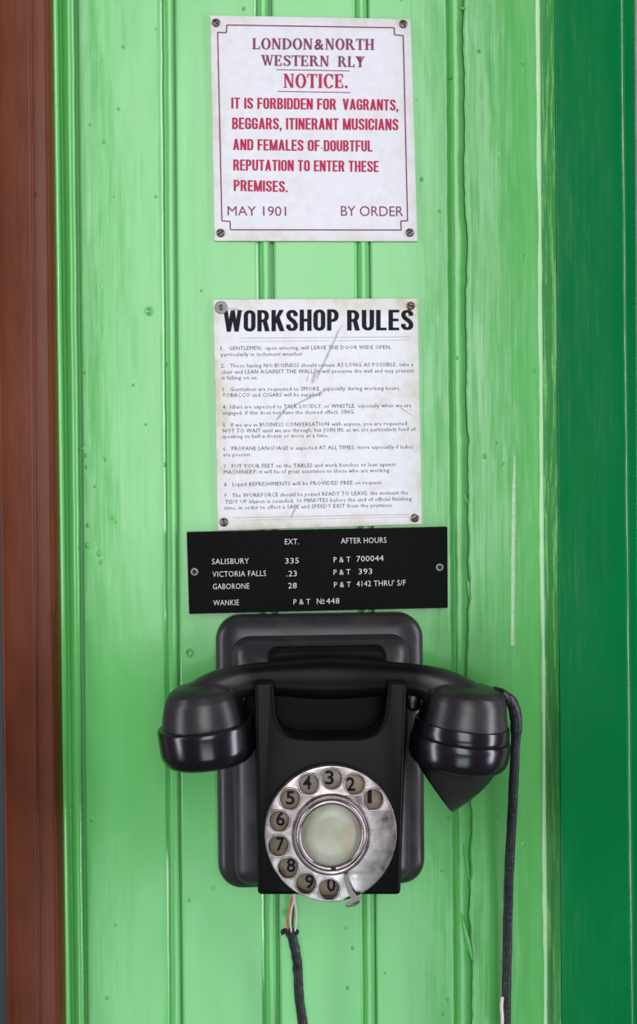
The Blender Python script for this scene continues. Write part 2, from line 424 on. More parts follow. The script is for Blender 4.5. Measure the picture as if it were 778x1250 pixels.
o = profile_object('trim_1', fprof, M['brown'], None, segs=60); o['kind'] = 'structure'; o['label'] = 'red-brown gloss painted door frame at the left of the boards'
freeze(o, (fo(0), 0, ZB))
a = fo(0)
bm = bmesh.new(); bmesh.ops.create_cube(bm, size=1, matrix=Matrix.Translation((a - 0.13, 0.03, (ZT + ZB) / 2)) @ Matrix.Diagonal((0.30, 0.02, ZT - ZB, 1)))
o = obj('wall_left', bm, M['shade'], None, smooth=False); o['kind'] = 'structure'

# ------------------------------------------------------------------ right: dark green post
pe = lind(677, 685.5, 0.038); pr = lind(761.5, 774, 0.036); pr2 = lind(776.5, 782, 0.022)
post = empty('trim_2', (pe(0), 0, ZB)); post['kind'] = 'structure'; post['label'] = 'dark green gloss painted post at the right of the boards'
def postprof(z):
    l_, r_, s_ = pe(z), pr(z), pr2(z)
    jg = 0.0004 * nz(z * 40, 1)
    pts = [(l_ + 0.0002, 0.02), (l_ + 0.0002, -0.0378), (l_ + 0.0007, -0.0384), (l_ + 0.0009, -0.0384)]
    for k in range(7):
        u = (k + 0.5) / 7; pts.append((l_ + 0.003 + (r_ - l_ - 0.011) * u, -0.0384))
    ww = 0.0034 + 0.0006 * nz(z * 16, 2)
    pts += [(r_ - ww - 0.0006, -0.0384), (r_ - ww, -0.0382), (r_ - ww / 2, -0.0384 + ww * 0.20), (r_, -0.0384 + ww * 0.46), (r_ + 0.0004, -0.0384 + ww)]
    pts += [(r_ + 0.0003, -0.024), (r_ + 0.001, -0.0222), (s_ - 0.0012, -0.0222), (s_ + jg, -0.0212), (s_, 0.02)]
    return pts
o = profile_object('post_face', postprof, M['dark'], None, segs=160, smoothang=60); o.parent = post; o.location = -post.location
# the post's side, brushed with the lighter greens
def sideprof(z):
    l_ = pe(z); x0 = RIGHT(z) - 0.001
    return [(x0, 0.012), (x0, -0.0008), (x0 + (l_ - x0) * .5, -0.019 + .0005 * nz(z * 30, 1)), (l_ - 0.00005, -0.0374), (l_ + 0.0001, -0.0374), (l_ + 0.0001, 0.012)]
o = profile_object('post_side', sideprof, M['mid'], None, segs=120); o.parent = post; o.location = -post.location
# plaster wall beyond
bm = bmesh.new(); bmesh.ops.create_cube(bm, size=1, matrix=Matrix.Translation((pr2(0) + 0.16, 0.03, (ZT + ZB) / 2)) @ Matrix.Diagonal((0.32, 0.02, ZT - ZB, 1)))
o = obj('wall_right', bm, M['plaster'], None, smooth=False); o['kind'] = 'structure'

# ------------------------------------------------------------------ text
_fc = {}
def text_polys(s, bold=0.0, spacing=1.0, res=3):
    key = (s, bold, spacing, res)
    if key in _fc: return _fc[key]
    cu = bpy.data.curves.new('t', 'FONT'); cu.body = s; cu.size = 1; cu.offset = bold; cu.space_character = spacing; cu.resolution_u = res
    o = bpy.data.objects.new('t', cu); COL.objects.link(o)
    bpy.context.view_layer.update()
    me = evaluated(o)
    vs_ = [(v.co.x, v.co.y) for v in me.vertices]; fs = [tuple(p.vertices) for p in me.polygons]
    bpy.data.objects.remove(o); bpy.data.curves.remove(cu); bpy.data.meshes.remove(me)
    _fc[key] = (vs_, fs); return vs_, fs
def cap_h(bold):
    v, f = text_polys('H', bold); ys = [q[1] for q in v]; return min(ys), max(ys)
def put_text(bm, s, x0, x1, yb0, yb1, cap, d, bold=0.0, spacing=1.0, res=3, slant=0.012):
    """baseline from (x0,yb0) to (x1,yb1) in photo pixels at depth d, cap height in pixels"""
    v, f = text_polys(s, bold, spacing, res)
    lo, hi = cap_h(bold); mn = min(q[0] for q in v); mx = max(q[0] for q in v)
    out = []
    for (x, y) in v:
        u = (x - mn) / (mx - mn); h = (y - lo) / (hi - lo)
        out.append(bm.verts.new(P(x0 + (x1 - x0) * u - h * cap * slant, yb0 + (yb1 - yb0) * u - h * cap, d)))
    for q in f:
        try: bm.faces.new([out[i] for i in q])
        except ValueError: pass
# book-face capitals with slab serifs, made from strokes (cap height 1)
def arc(cx, cy, rxo, ryo, rxi, ryi, a0, a1, n=20, cxi=None):
    cxi = cx if cxi is None else cxi
    q = []
    for k in range(n):
        t0 = math.radians(a0 + (a1 - a0) * k / n); t1 = math.radians(a0 + (a1 - a0) * (k + 1) / n)
        q.append([(cx + rxo * math.cos(t0), cy + ryo * math.sin(t0)), (cx + rxo * math.cos(t1), cy + ryo * math.sin(t1)), (cxi + rxi * math.cos(t1), cy + ryi * math.sin(t1)), (cxi + rxi * math.cos(t0), cy + ryi * math.sin(t0))])
    return q
def rc(x0, y0, x1, y1): return [(x0, y0), (x1, y0), (x1, y1), (x0, y1)]
def stem(x, w, top=True, bot=True, e=0.075, h=0.055):
    q = [rc(x, 0, x + w, 1)]
    if bot: q.append(rc(x - e, 0, x + w + e, h))
    if top: q.append(rc(x - e, 1 - h, x + w + e, 1))
    return q
def stroke(pts, ws):
    q = []
    for i in range(len(pts) - 1):
        (xa, ya), (xb, yb) = pts[i], pts[i + 1]
        def nrm(j):
            a = pts[max(j - 1, 0)]; b = pts[min(j + 1, len(pts) - 1)]; dx, dy = b[0] - a[0], b[1] - a[1]; L = math.hypot(dx, dy) or 1
            return -dy / L, dx / L
        n0, n1 = nrm(i), nrm(i + 1); w0, w1 = ws[i] / 2, ws[i + 1] / 2
        q.append([(xa + n0[0] * w0, ya + n0[1] * w0), (xa - n0[0] * w0, ya - n0[1] * w0), (xb - n1[0] * w1, yb - n1[1] * w1), (xb + n1[0] * w1, yb + n1[1] * w1)])
    return q
T, t_ = 0.18, 0.075
def glyph(c):
    if c == 'L': return stem(.08, T) + [rc(.08, 0, .66, t_), rc(.60, 0, .66, .28)], .74
    if c == 'O': return arc(.43, .5, .41, .52, .23, .455, 0, 360, 36), .88
    if c == 'C': return arc(.43, .5, .41, .52, .23, .455, 42, 322, 30) + [rc(.68, .64, .74, 1.0)], .82
    if c == 'I': return stem(.1, T), .40
    if c == 'N': return stem(.10, t_, True, True, .09) + stem(.68, t_, True, False, .09) + [[(.05, 1), (.27, 1), (.755, 0), (.60, 0)]], .90
    if c == 'D': return stem(.08, T) + arc(.22, .5, .60, .50, .42, .44, -90, 90, 20, .24) + [rc(.08, 0, .25, .06), rc(.08, .94, .25, 1)], .88
    if c == 'R': return stem(.08, T) + arc(.32, .745, .34, .255, .17, .19, -90, 90, 14) + [rc(.1, .93, .33, 1), rc(.1, .49, .33, .555), [(.36, .52), (.54, .5), (.84, 0), (.64, 0)], rc(.62, 0, .90, .055)], .90
    if c == 'T': return stem(.31, T, False, True) + [rc(.02, 1 - t_, .78, 1), rc(.02, .74, .07, 1), rc(.73, .74, .78, 1)], .80
    if c == 'H': return stem(.09, T) + stem(.61, T) + [rc(.2, .47, .7, .54)], .90
    if c == 'E': return stem(.08, T) + [rc(.08, 0, .68, t_), rc(.08, 1 - t_, .66, 1), rc(.1, .47, .52, .54), rc(.62, 0, .68, .28), rc(.60, .74, .66, 1), rc(.47, .36, .52, .66)], .76
    if c == 'W': return [[(.04, 1), (.24, 1), (.43, 0), (.34, 0)], [(.54, 1), (.60, 1), (.43, 0), (.36, 0)], [(.42, 1), (.62, 1), (.84, 0), (.75, 0)], [(.98, 1), (1.05, 1), (.84, 0), (.77, 0)], rc(-.03, .945, .32, 1), rc(.88, .945, 1.14, 1)], 1.14
    if c == 'Y': return stem(.34, T, False, True) + [[(.03, 1), (.23, 1), (.52, .42), (.34, .42)], [(.72, 1), (.80, 1), (.52, .42), (.42, .42)], rc(-.04, .945, .31, 1), rc(.62, .945, .90, 1)], .88
    if c == 'S':
        pts = [(.62, .78), (.55, .90), (.40, .965), (.24, .92), (.155, .79), (.20, .65), (.36, .55), (.52, .45), (.63, .32), (.61, .16), (.49, .06), (.33, .035), (.18, .09), (.10, .24)]
        ws = [.06, .06, .065, .10, .15, .17, .19, .19, .17, .14, .09, .065, .06, .06]
        return stroke(pts, ws) + [rc(.60, .70, .65, 1.0), rc(.075, 0, .125, .30)], .74
    if c == '.': return arc(.12, .09, .10, .10, .001, .001, 0, 360, 10), .28
    if c == '&':
        v, f = text_polys('&', 0.01); lo, hi = cap_h(0.01); mn = min(q[0] for q in v); mx = max(q[0] for q in v)
        return [[((v[i][0] - mn) / (hi - lo) * .95 + .03, (v[i][1] - lo) / (hi - lo)) for i in q] for q in f], (mx - mn) / (hi - lo) * .95 + .1
    return [], .45
def put_serif(bm, s, x0, x1, yb0, yb1, cap, d):
    items = []; cx = 0
    for c in s:
        g, w_ = glyph(c); items.append((g, cx)); cx += w_ + .06
    for g, ox in items:
        lifts = iter(range(999))
        for poly in g:
            lift = next(lifts)
            vs_ = []
            for x, y in poly:
                u = (x + ox) / cx
                vs_.append(bm.verts.new(P(x0 + (x1 - x0) * u, yb0 + (yb1 - yb0) * u - y * cap, d + lift * 3e-6)))
            try: bm.faces.new(vs_)
            except ValueError: pass
def gothic(c):
    w_, h_ = .155, .13
    up = lambda a0, a1: arc(.25, .75, .25, .25, .095, .12, a0, a1, 12)
    dn = lambda a0, a1: arc(.25, .25, .25, .25, .095, .12, a0, a1, 12)
    Ls, Rs, st = rc(0, .25, w_, .75), rc(.345, .25, .5, .75), rc(0, 0, w_, 1)
    bowl = lambda cx, cy, rx, ry: arc(cx, cy, rx, ry, rx - w_, ry - h_, -90, 90, 12)
    if c == 'O': return up(0, 180) + dn(180, 360) + [Ls, Rs], .5
    if c == 'C': return up(0, 180) + dn(180, 360) + [Ls, rc(.345, .63, .5, .75), rc(.345, .25, .5, .38)], .5
    if c == 'G': return up(0, 180) + dn(180, 360) + [Ls, rc(.345, .63, .5, .75), rc(.345, .06, .5, .5), rc(.26, .40, .5, .52)], .5
    if c == 'U': return dn(180, 360) + [rc(0, .25, w_, 1), rc(.345, .25, .5, 1)], .5
    if c == 'D': return [st, rc(.1, .87, .25, 1), rc(.1, 0, .25, .13), Rs] + up(0, 90) + dn(270, 360), .5
    if c == 'P': return [st, rc(.1, .87, .25, 1), rc(.1, .41, .25, .54)] + bowl(.24, .705, .25, .295), .49
    if c == 'R': return [st, rc(.1, .87, .25, 1), rc(.1, .43, .25, .56), [(.24, .48), (.40, .50), (.52, 0), (.35, 0)]] + bowl(.24, .715, .25, .285), .52
    if c == 'B': return [st, rc(.1, .87, .25, 1), rc(.1, .44, .25, .57), rc(.1, 0, .25, .13)] + bowl(.24, .735, .24, .265) + bowl(.24, .275, .26, .275), .5
    if c == 'E': return [st, rc(.1, .87, .43, 1), rc(.1, .44, .40, .57), rc(.1, 0, .43, .13)], .43
    if c == 'F': return [st, rc(.1, .87, .43, 1), rc(.1, .44, .39, .57)], .42
    if c == 'L': return [st, rc(.1, 0, .42, .13)], .42
    if c == 'H': return [st, rc(.35, 0, .505, 1), rc(.1, .44, .4, .57)], .505
    if c == 'I': return [st], w_
    if c == 'T': return [rc(0, .87, .47, 1), rc(.157, 0, .312, 1)], .47
    if c == 'N': return [rc(0, 0, .145, 1), rc(.375, 0, .52, 1), [(0, 1), (.17, 1), (.52, 0), (.35, 0)]], .52
    if c == 'M': return [rc(0, 0, .14, 1), rc(.54, 0, .68, 1), [(0, 1), (.16, 1), (.41, 0), (.27, 0)], [(.68, 1), (.52, 1), (.27, 0), (.41, 0)]], .68
    if c == 'V': return [[(0, 1), (.165, 1), (.35, 0), (.19, 0)], [(.54, 1), (.375, 1), (.19, 0), (.35, 0)]], .54
    if c == 'A': return [[(0, 0), (.155, 0), (.35, 1), (.19, 1)], [(.54, 0), (.385, 0), (.19, 1), (.35, 1)], rc(.11, .19, .43, .31)], .54
    if c == 'W': return [[(0, 1), (.15, 1), (.29, 0), (.15, 0)], [(.33, 1), (.47, 1), (.29, 0), (.15, 0)], [(.33, 1), (.47, 1), (.65, 0), (.51, 0)], [(.80, 1), (.65, 1), (.51, 0), (.65, 0)]], .8
    if c == 'K': return [st, [(.13, .30), (.13, .52), (.36, 1), (.53, 1)], [(.19, .52), (.31, .72), (.56, 0), (.38, 0)]], .55
    if c == 'S':
        p = [(.415, .70), (.405, .83), (.33, .91), (.24, .93), (.14, .90), (.08, .81), (.085, .69), (.16, .58), (.33, .44), (.415, .31), (.41, .17), (.34, .09), (.245, .07), (.15, .09), (.08, .17), (.075, .31)]
        return stroke(p, [w_, w_, .14, .13, .14, w_, w_, .17, .17, w_, w_, .14, .13, .14, w_, w_]), .49
    if c == '.': return [rc(0, 0, .15, .15)], .15
    if c == ',': return [rc(0, 0, .14, .15), [(.04, .03), (.14, .03), (.07, -.16), (0, -.16)]], .14
    return [], .2
def put_gothic(bm, s, x0, x1, yb0, yb1, cap, d, gap=.11, fat=1.0):
    items = []; cx = 0
    for c in s:
        g, w_ = gothic(c); items.append((g, cx)); cx += w_ + gap
    cx -= gap
    for g, ox in items:
        lifts = iter(range(999))
        for poly in g:
            lift = next(lifts)   # keeps overlapping strokes from lying in exactly one plane
            vs_ = [bm.verts.new(P(x0 + (x1 - x0) * (x + ox) / cx, yb0 + (yb1 - yb0) * (x + ox) / cx - y * cap, d + lift * 3e-6)) for x, y in poly]
            try: bm.faces.new(vs_)
            except ValueError: pass
def line_px(bm, x0, y0, x1, y1, wd, d):
    L = math.hypot(x1 - x0, y1 - y0); nx, ny = -(y1 - y0) / L * wd / 2, (x1 - x0) / L * wd / 2
    bm.faces.new([bm.verts.new(P(x, y, d)) for x, y in ((x0 + nx, y0 + ny), (x1 + nx, y1 + ny), (x1 - nx, y1 - ny), (x0 - nx, y0 - ny))])
def face_cam(o):
    """flat print: make every face look away from the wall"""
    bm = bmesh.new(); bm.from_mesh(o.data)
    for f in bm.faces:
        f.normal_update()
        if f.normal.y > 0: f.normal_flip()
    bm.to_mesh(o.data); bm.free(); return o

def plate(name, corners, d, th, matl, root, r=0.0006):
    """corners TL TR BR BL in photo pixels"""
    q = [P(x, y, d) for x, y in corners]
    c_ = sum(q, Vector()) / 4
    ins = lambda pts, k: [p + (c_ - p).normalized() * k for p in pts]
    bm = bmesh.new()
    def ring(pts, y):
        out = []
        for i in range(4):
            p, a, b = pts[i], pts[i - 1], pts[(i + 1) % 4]
            for e in ((a - p).normalized() * r, Vector(), (b - p).normalized() * r):
                pass
            for k in range(4):
                u = k / 3; A = p + (a - p).normalized() * r; B = p + (b - p).normalized() * r
                out.append(Vector(((1 - u) ** 2 * A.x + 2 * u * (1 - u) * p.x + u * u * B.x, y, (1 - u) ** 2 * A.z + 2 * u * (1 - u) * p.z + u * u * B.z)))
        return out
    rings_mesh(bm, [ring(q, -d + th), ring(q, -d + 0.0002), ring(ins(q, 0.0003), -d)])
    o = obj(name, bm, matl, root); auto(o, 30); return o
def finish(root):
    for ch in root.children:
        if ch.type == 'MESH':
            ch.data.transform(Matrix.Translation(-root.location))
def screw(root, px, py, d, r, ang, matl=None, cross=False, tilt=0, washer=None):
    c_ = P(px, py, d); bm = bmesh.new(); lathe(bm, c_ + Vector((0, 0.0005, 0)), (0, -1, 0), [(r, 0), (r, .0006), (r * .85, .0012), (r * .5, .0016), (0.0001, .0017)], 20)
    o = obj('screw', bm, matl or M['steel'], root, smooth=True)
    bm = bmesh.new()
    for a in ((ang, ang + 90) if cross else (ang,)):
        mt = Matrix.Translation(c_ + Vector((0, -0.0012, 0))) @ Matrix.Rotation(math.radians(a), 4, 'Y') @ Matrix.Diagonal((r * (1.7 if not cross else 1.0), 0.0004, r * 0.3, 1))
        bmesh.ops.create_cube(bm, size=1, matrix=mt)
    s_ = obj('slot', bm, M['slot'], o, smooth=False)
    if washer:
        bm = bmesh.new(); lathe(bm, c_ + Vector((0, 0.0001, 0)), (0, -1, 0), [(washer, 0), (washer, .0004), (washer * .9, .0005), (r * .9, .0005)], 24); obj('washer', bm, M['steelgrey'], o)
    return o
def finish2(root):
    """re-centre a tree of world-space meshes on the root; nested ones inherit the root's frame"""
    off = Matrix.Translation(-root.location)
    def rec(o):
        for ch in o.children:
            if ch.type == 'MESH': ch.data.transform(off)
            rec(ch)
    rec(root)
def sign_root(name, corners, d, label):
    c_ = sum((P(x, y, 0) for x, y in corners), Vector()) / 4
    return empty(name, (c_.x, -d, c_.z), label, 'sign')

# --- railway notice
C1 = [(256.5, 18.5), (501.5, 23), (510, 294.5), (262, 294)]
D1 = 0.0042
r1 = sign_root('notice_sign', C1, D1, 'white enamel sign with crimson lettering headed NOTICE, topmost on the boards')
r1['label'] = 'white enamel notice with crimson lettering forbidding vagrants, topmost sign on the boards'
M['sign1'] = sign_paint('off_white_enamel', (0.60, 0.595, 0.615), (0.44, 0.42, 0.30), (0.068, 0.075, 0.012), (), 0.3, 0.6)
plate('plate', C1, D1, 0.0018, M['sign1'], r1)
DT = D1 + 0.00012
bm = bmesh.new()
for k in (0, .45):
    put_serif(bm, 'LONDON', 308 + k, 383 + k, 60, 60.5, 13.5, DT + k * 3.4e-4); put_serif(bm, '&', 383.5 + k, 397 + k, 60.5, 60.5, 13, DT + k * 3.4e-4); put_serif(bm, 'NORTH', 397 + k, 458 + k, 60.5, 61, 13.5, DT + k * 3.4e-4)
    put_serif(bm, 'WESTERN', 319 + k, 403 + k, 80, 81, 13, DT + k * 3.4e-4); put_serif(bm, 'RLY', 412.5 + k, 446 + k, 81.5, 82, 13, DT + k * 3.4e-4)
face_cam(obj('railway_name', bm, M['inkmar'], r1, False, False))
bm = bmesh.new()
put_serif(bm, 'NOTICE.', 346, 426, 107, 107.5, 17, DT); put_serif(bm, 'NOTICE.', 346.6, 426.6, 107, 107.5, 17, DT + 1.5e-4)
for s_, x0, x1, y0, y1, cp in (('IT IS FORBIDDEN FOR', 282.5, 410, 132.5, 134, 13.5), ('VAGRANTS,', 418.5, 486, 134, 135, 13.5), ('BEGGARS, ITINERANT MUSICIANS', 283.5, 486, 157.5, 159, 14), ('AND FEMALES OF', 284.5, 390, 183, 184.5, 13.5), ('DOUBTFUL', 395.5, 454.5, 184.5, 185, 13.5), ('REPUTATION TO ENTER THESE', 285, 462, 208, 210, 13.5), ('PREMISES.', 285.5, 351, 233, 234.5, 13.5)):
    put_gothic(bm, s_, x0, x1, y0, y1, cp, DT); put_gothic(bm, s_, x0 + .5, x1 + .5, y0, y1, cp, DT + 6e-5)
face_cam(obj('notice_lettering', bm, M['inkred'], r1, False, False))
for s_, x0, x1, y0, y1, cp in (('MAY 1901', 278, 349.5, 263, 263.5, 11.3), ('BY ORDER', 416.5, 492.5, 263.5, 264, 12)):
    bm = bmesh.new(); put_text(bm, s_, x0, x1, y0, y1, cp, DT, bold=0.0, res=4)
    face_cam(obj('date_lettering' if s_[0] == 'M' else 'order_lettering', bm, M['inkmar'], r1, False, False))
for a in ((338, 85, 427, 86.5, 1.0), (339, 111.5, 428, 113, 1.0), (392, 181, 394, 181, 1.2)):
    bm = bmesh.new(); line_px(bm, *a, DT); face_cam(obj('ruled_line' if a[2] - a[0] > 5 else 'raised_dot', bm, M['inkmar'], r1, False, False))
bm = bmesh.new()
bd = [(277, 30.5), (481.5, 33.8), (481.8, 42.5), (492.5, 43.5), (497.8, 269.5), (489.5, 269.8), (490, 280.8), (281.5, 280.5), (281, 270.2), (271, 269.8), (265.8, 39.5), (276.5, 39.8)]
for k in range(12):
    a, b = bd[k], bd[(k + 1) % 12]; line_px(bm, *a, *b, 1.5, DT)
face_cam(obj('border_line', bm, M['inkmar'], r1, False, False))
for px, py, a in ((264, 28, 40), (492.5, 29.5, 60), (269.5, 284.5, -35), (500.5, 284, -40)): screw(r1, px, py, D1, 0.0029, a)
finish2(r1)

# --- workshop rules
C2 = [(260.5, 365.5), (510, 364), (515.5, 640), (266, 648)]
D2 = 0.0042
r2 = sign_root('rules_sign', C2, D2, 'scuffed white printed metal sign headed WORKSHOP RULES, between notice and black plate')
c2 = r2.location
def l2(px, py): q = P(px, py, D2); return q.x - c2.x, q.z - c2.z
st = []
for x0, y0, x1, y1, wd in ((418, 395, 384, 468, .0012), (386, 448, 381, 470, .0016), (402, 474, 352, 498, .0009), (352, 496, 336, 514, .0011), (377, 456, 374, 467, .0006), (488, 497, 504, 508, .0005), (274, 376, 300, 380, .0010), (363, 616, 354, 634, .0010)):
    st.append((*l2(x0, y0), *l2(x1, y1), wd))
M['sign2'] = sign_paint('worn_white_painted_metal', (0.63, 0.63, 0.64), (0.42, 0.38, 0.20), (0.0695, 0.078, 0.014), st, 0.3, 0.7)
plate('plate', C2, D2, 0.0018, M['sign2'], r2)
DT = D2 + 0.00012
bm = bmesh.new()
[put_gothic(bm, 'WORKSHOP', 273 + k, 412.5 + k, 405, 403.5, 26, DT + k * 1e-4, .13) for k in (0, .6, 1.2)]
[put_gothic(bm, 'RULES', 424 + k, 503.5 + k, 403.5, 403, 25, DT + k * 1e-4, .13) for k in (0, .6, 1.2)]
face_cam(obj('heading_lettering', bm, M['inkblack'], r2, False, False))
rules = [
 ('1.', 269.5, 274, 427.5, 427.5), ('GENTLEMEN,', 279.5, 320, 427.3, 427), ('upon entering, will LEAVE THE DOOR WIDE OPEN,', 324.5, 477.5, 427, 426),
 ('particularly in inclement weather.', 270, 371, 435, 434.2),
 ('2.', 270, 275, 448.8, 448.8), ('Those having NO BUSINESS should remain AS LONG AS POSSIBLE, take a', 281, 505, 448.7, 447),
 ('chair and LEAN AGAINST THE WALL; it will preserve the wall and may prevent', 270.5, 505.5, 456.3, 454.6), ('it falling on us.', 271, 315, 463.5, 463),
 ('3.', 271.5, 275, 477.6, 477.6), ('Gentlemen are requested to SMOKE, especially during working hours.', 281, 489, 477.5, 476),
 ('TOBACCO and CIGARS will be supplied!', 271.5, 393, 484.7, 483.8),
 ('4.', 272, 276.5, 499.1, 499.1), ('Idlers are expected to TALK LOUDLY, or WHISTLE, especially when we are', 281, 502.5, 499, 497),
 ('engaged; if this does not have the desired effect, SING.', 272, 433.5, 506.3, 505),
 ('5.', 272.5, 276.5, 521.2, 521.2), ('If we are in BUSINESS CONVERSATION with anyone, you are requested', 282, 497, 521, 519),
 ('NOT TO WAIT until we are through, but JOIN IN, as we are particularly fond of', 272, 507.5, 528.3, 526), ('speaking to half-a-dozen or more at a time.', 271.5, 401.5, 535, 533.7),
 ('6.', 272.5, 277, 550.1, 550.1), ('PROFANE LANGUAGE is expected AT ALL TIMES, more especially if ladies', 283, 504.5, 549.8, 547.5), ('are present.', 272.5, 307, 557.4, 557),
 ('7.', 273.5, 277, 572, 572), ('PUT YOUR FEET on the TABLES and work benches or lean against', 283, 483.5, 571.5, 569), ('MACHINERY; it will be of great assistance to those who are working.', 273.5, 476.5, 578.6, 576.3),
 ('8.', 274, 278, 593.8, 593.8), ('Liquid REFRESHMENTS will be PROVIDED FREE on request.', 284, 467, 593.5, 591),
 ('9.', 274, 278, 607.3, 607.3), ('The WORKFORCE should be poised READY TO LEAVE, the moment the', 283.5, 498.5, 607, 603.5),
 ('TIDY UP klaxon is sounded, 10 MINUTES before the end of official finishing', 275, 503, 615, 611), ('time, in order to effect a SAFE and SPEEDY EXIT from the premises.', 274, 480, 622.3, 618.7)]
bm = bmesh.new()
for s_, x0, x1, y0, y1 in rules:
    put_text(bm, s_, x0, x1, y0, y1, 4.7, DT, bold=-0.002, spacing=1.05, res=1)
face_cam(obj('rules_lettering', bm, M['inkgrey'], r2, False, False))
for a in ((292, 413, 500, 411, 0.55), (292, 417, 500, 415, 0.4), (285, 632, 500, 628, 0.6), (300, 635, 500, 631, 0.35)):
    bm = bmesh.new(); line_px(bm, *a, DT); face_cam(obj('ruled_line', bm, M['inkfaint'], r2, False, False))
screw(r2, 270, 375.5, D2, 0.0022, 88, washer=0.0043, matl=M['steelgrey']); screw(r2, 501.5, 373.5, D2, 0.0029, 20); screw(r2, 273.5, 637.5, D2, 0.0030, 80); screw(r2, 506.5, 632.5, D2, 0.0029, -30)
finish2(r2)

# --- black extension list
C3 = [(228, 649.5), (546.5, 643), (547, 742), (231, 749.5)]
D3 = 0.0085
r3 = sign_root('extension_sign', C3, D3, 'black laminate plate engraved with white telephone extensions, just above the telephone')
plate('plate', C3, D3, 0.0030, M['blackplate'], r3)
DT = D3 + 0.00012
bm = bmesh.new()
for s_, x0, x1, y0, y1 in (('EXT.', 348, 365, 664.5, 664.3), ('AFTER HOURS', 416.5, 472, 663.5, 662.5), ('SALISBURY', 259, 304, 688.8, 688), ('335', 348.5, 365, 688, 687.5), ('P & T', 407.5, 428, 686.5, 686), ('700044', 435.5, 468.5, 685.5, 684.5),
        ('VICTORIA FALLS', 259.5, 325, 704.3, 703), ('.23', 350, 362.5, 703.5, 703.3), ('P & T', 407.5, 428, 701.8, 701.3), ('393', 438, 454.5, 701, 700.5),
        ('GABORONE', 260, 304.5, 719.3, 718.6), ('28', 352, 362.5, 718.2, 718), ('P & T', 408, 428.5, 717, 716.5), ('4142 THRU\' S/F', 435.5, 495.5, 716, 714.5),
        ('WANKIE', 260.5, 292, 739.2, 738.6), ('P & T', 358.5, 379, 738, 737.5), ('N', 387, 392.5, 737.2, 737.1), ('448', 398.5, 414.5, 737, 736.6)):
    put_text(bm, s_, x0, x1, y0, y1, 6.6 if s_ not in ('P & T',) else 6.4, DT, bold=-0.006, spacing=1.05, res=2)
put_text(bm, 'o', 393.3, 396.4, 734.5, 734.4, 4.2, DT, bold=0, res=2); line_px(bm, 393, 736.5, 396.6, 736.4, 0.8, DT)
face_cam(obj('engraved_lettering', bm, M['engrave'], r3, False, False))
for px, py in ((237.5, 698), (537, 692.5)):
    screw(r3, px, py, D3, 0.0016, 10, M['slot'], washer=0.0026)
finish2(r3)

# ------------------------------------------------------------------ wall telephone
def wx(px, d): return P(px, 900, d).x
phone_c = P(392, 1088, 0)
tel = empty('wall_telephone', (wx(392, 0.02), 0, zof(1085, 392, 0.02)), 'black bakelite wall telephone with chrome rotary dial, mounted below the black plate', 'telephone')
X0, X1 = wx(264.5, .018), wx(518.5, .018); Zt, Zb = zof(748.5, 392, 0.004), zof(1083, 392, .018)
bm = bmesh.new()
rr = 0.016
rings_mesh(bm, [rrect(X0, X1, Zb, Zt, rr, 0.001, 8), rrect(X0, X1, Zb, Zt, rr, -0.0125, 8), rrect(X0 + .0007, X1 - .0007, Zb + .0007, Zt - .0012, rr - .0007, -0.0165, 8),
                rrect(X0 + .0020, X1 - .0020, Zb + .0025, Zt - .0035, rr - .002, -0.0185, 8), rrect(X0 + .0050, X1 - .0050, Zb + .005, Zt - .0075, rr - .004, -0.0203, 8), rrect(X0 + .011, X1 - .011, Zb + .009, Zt - .013, rr - .008, -0.0225, 8)])
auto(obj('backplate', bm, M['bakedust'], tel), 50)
# raised step behind the main case
A0, A1 = wx(285.5, .045), wx(502.5, .045); Ct, Cb = zof(783, 392, 0.040), zof(1085, 392, .045)
bm = bmesh.new(); r_ = 0.0105
rings_mesh(bm, [rrect(A0 - .002, A1 + .002, Cb - .001, Ct + .003, r_ + .002, -0.020, 8), rrect(A0 - .0015, A1 + .0015, Cb - .0006, Ct + .0015, r_ + .0015, -0.024, 8), rrect(A0 - .0002, A1 + .0002, Cb, Ct + .0005, r_, -0.032, 8), rrect(A0 + .0003, A1 - .0003, Cb + .0003, Ct, r_, -0.0345, 8),
                rrect(A0 + .0014, A1 - .0014, Cb + .0012, Ct - .0015, r_ - .001, -0.0365, 8), rrect(A0 + .006, A1 - .006, Cb + .004, Ct - .005, r_ - .003, -0.0393, 8), rrect(A0 + .015, A1 - .015, Cb + .009, Ct - .013, r_ - .006, -0.0440, 8), rrect(A0 + .022, A1 - .022, Cb + .014, Ct - .02, r_ - .008, -0.0458, 8)])
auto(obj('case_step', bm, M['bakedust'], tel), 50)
# saddle between case and handset
s0, s1 = wx(328, .05), wx(473, .05); sz1, sz0 = zof(789, 392, .048), zof(915, 392, .052)
bm = bmesh.new()
rings_mesh(bm, [rrect(s0, s1, sz0, sz1, .006, -0.044, 5), rrect(s0, s1, sz0, sz1 - .001, .006, -0.050, 5), rrect(s0 + .002, s1 - .002, sz0 + .002, sz1 - .003, .005, -0.0525, 5)])
auto(obj('saddle', bm, M['bakefront'], tel), 40)

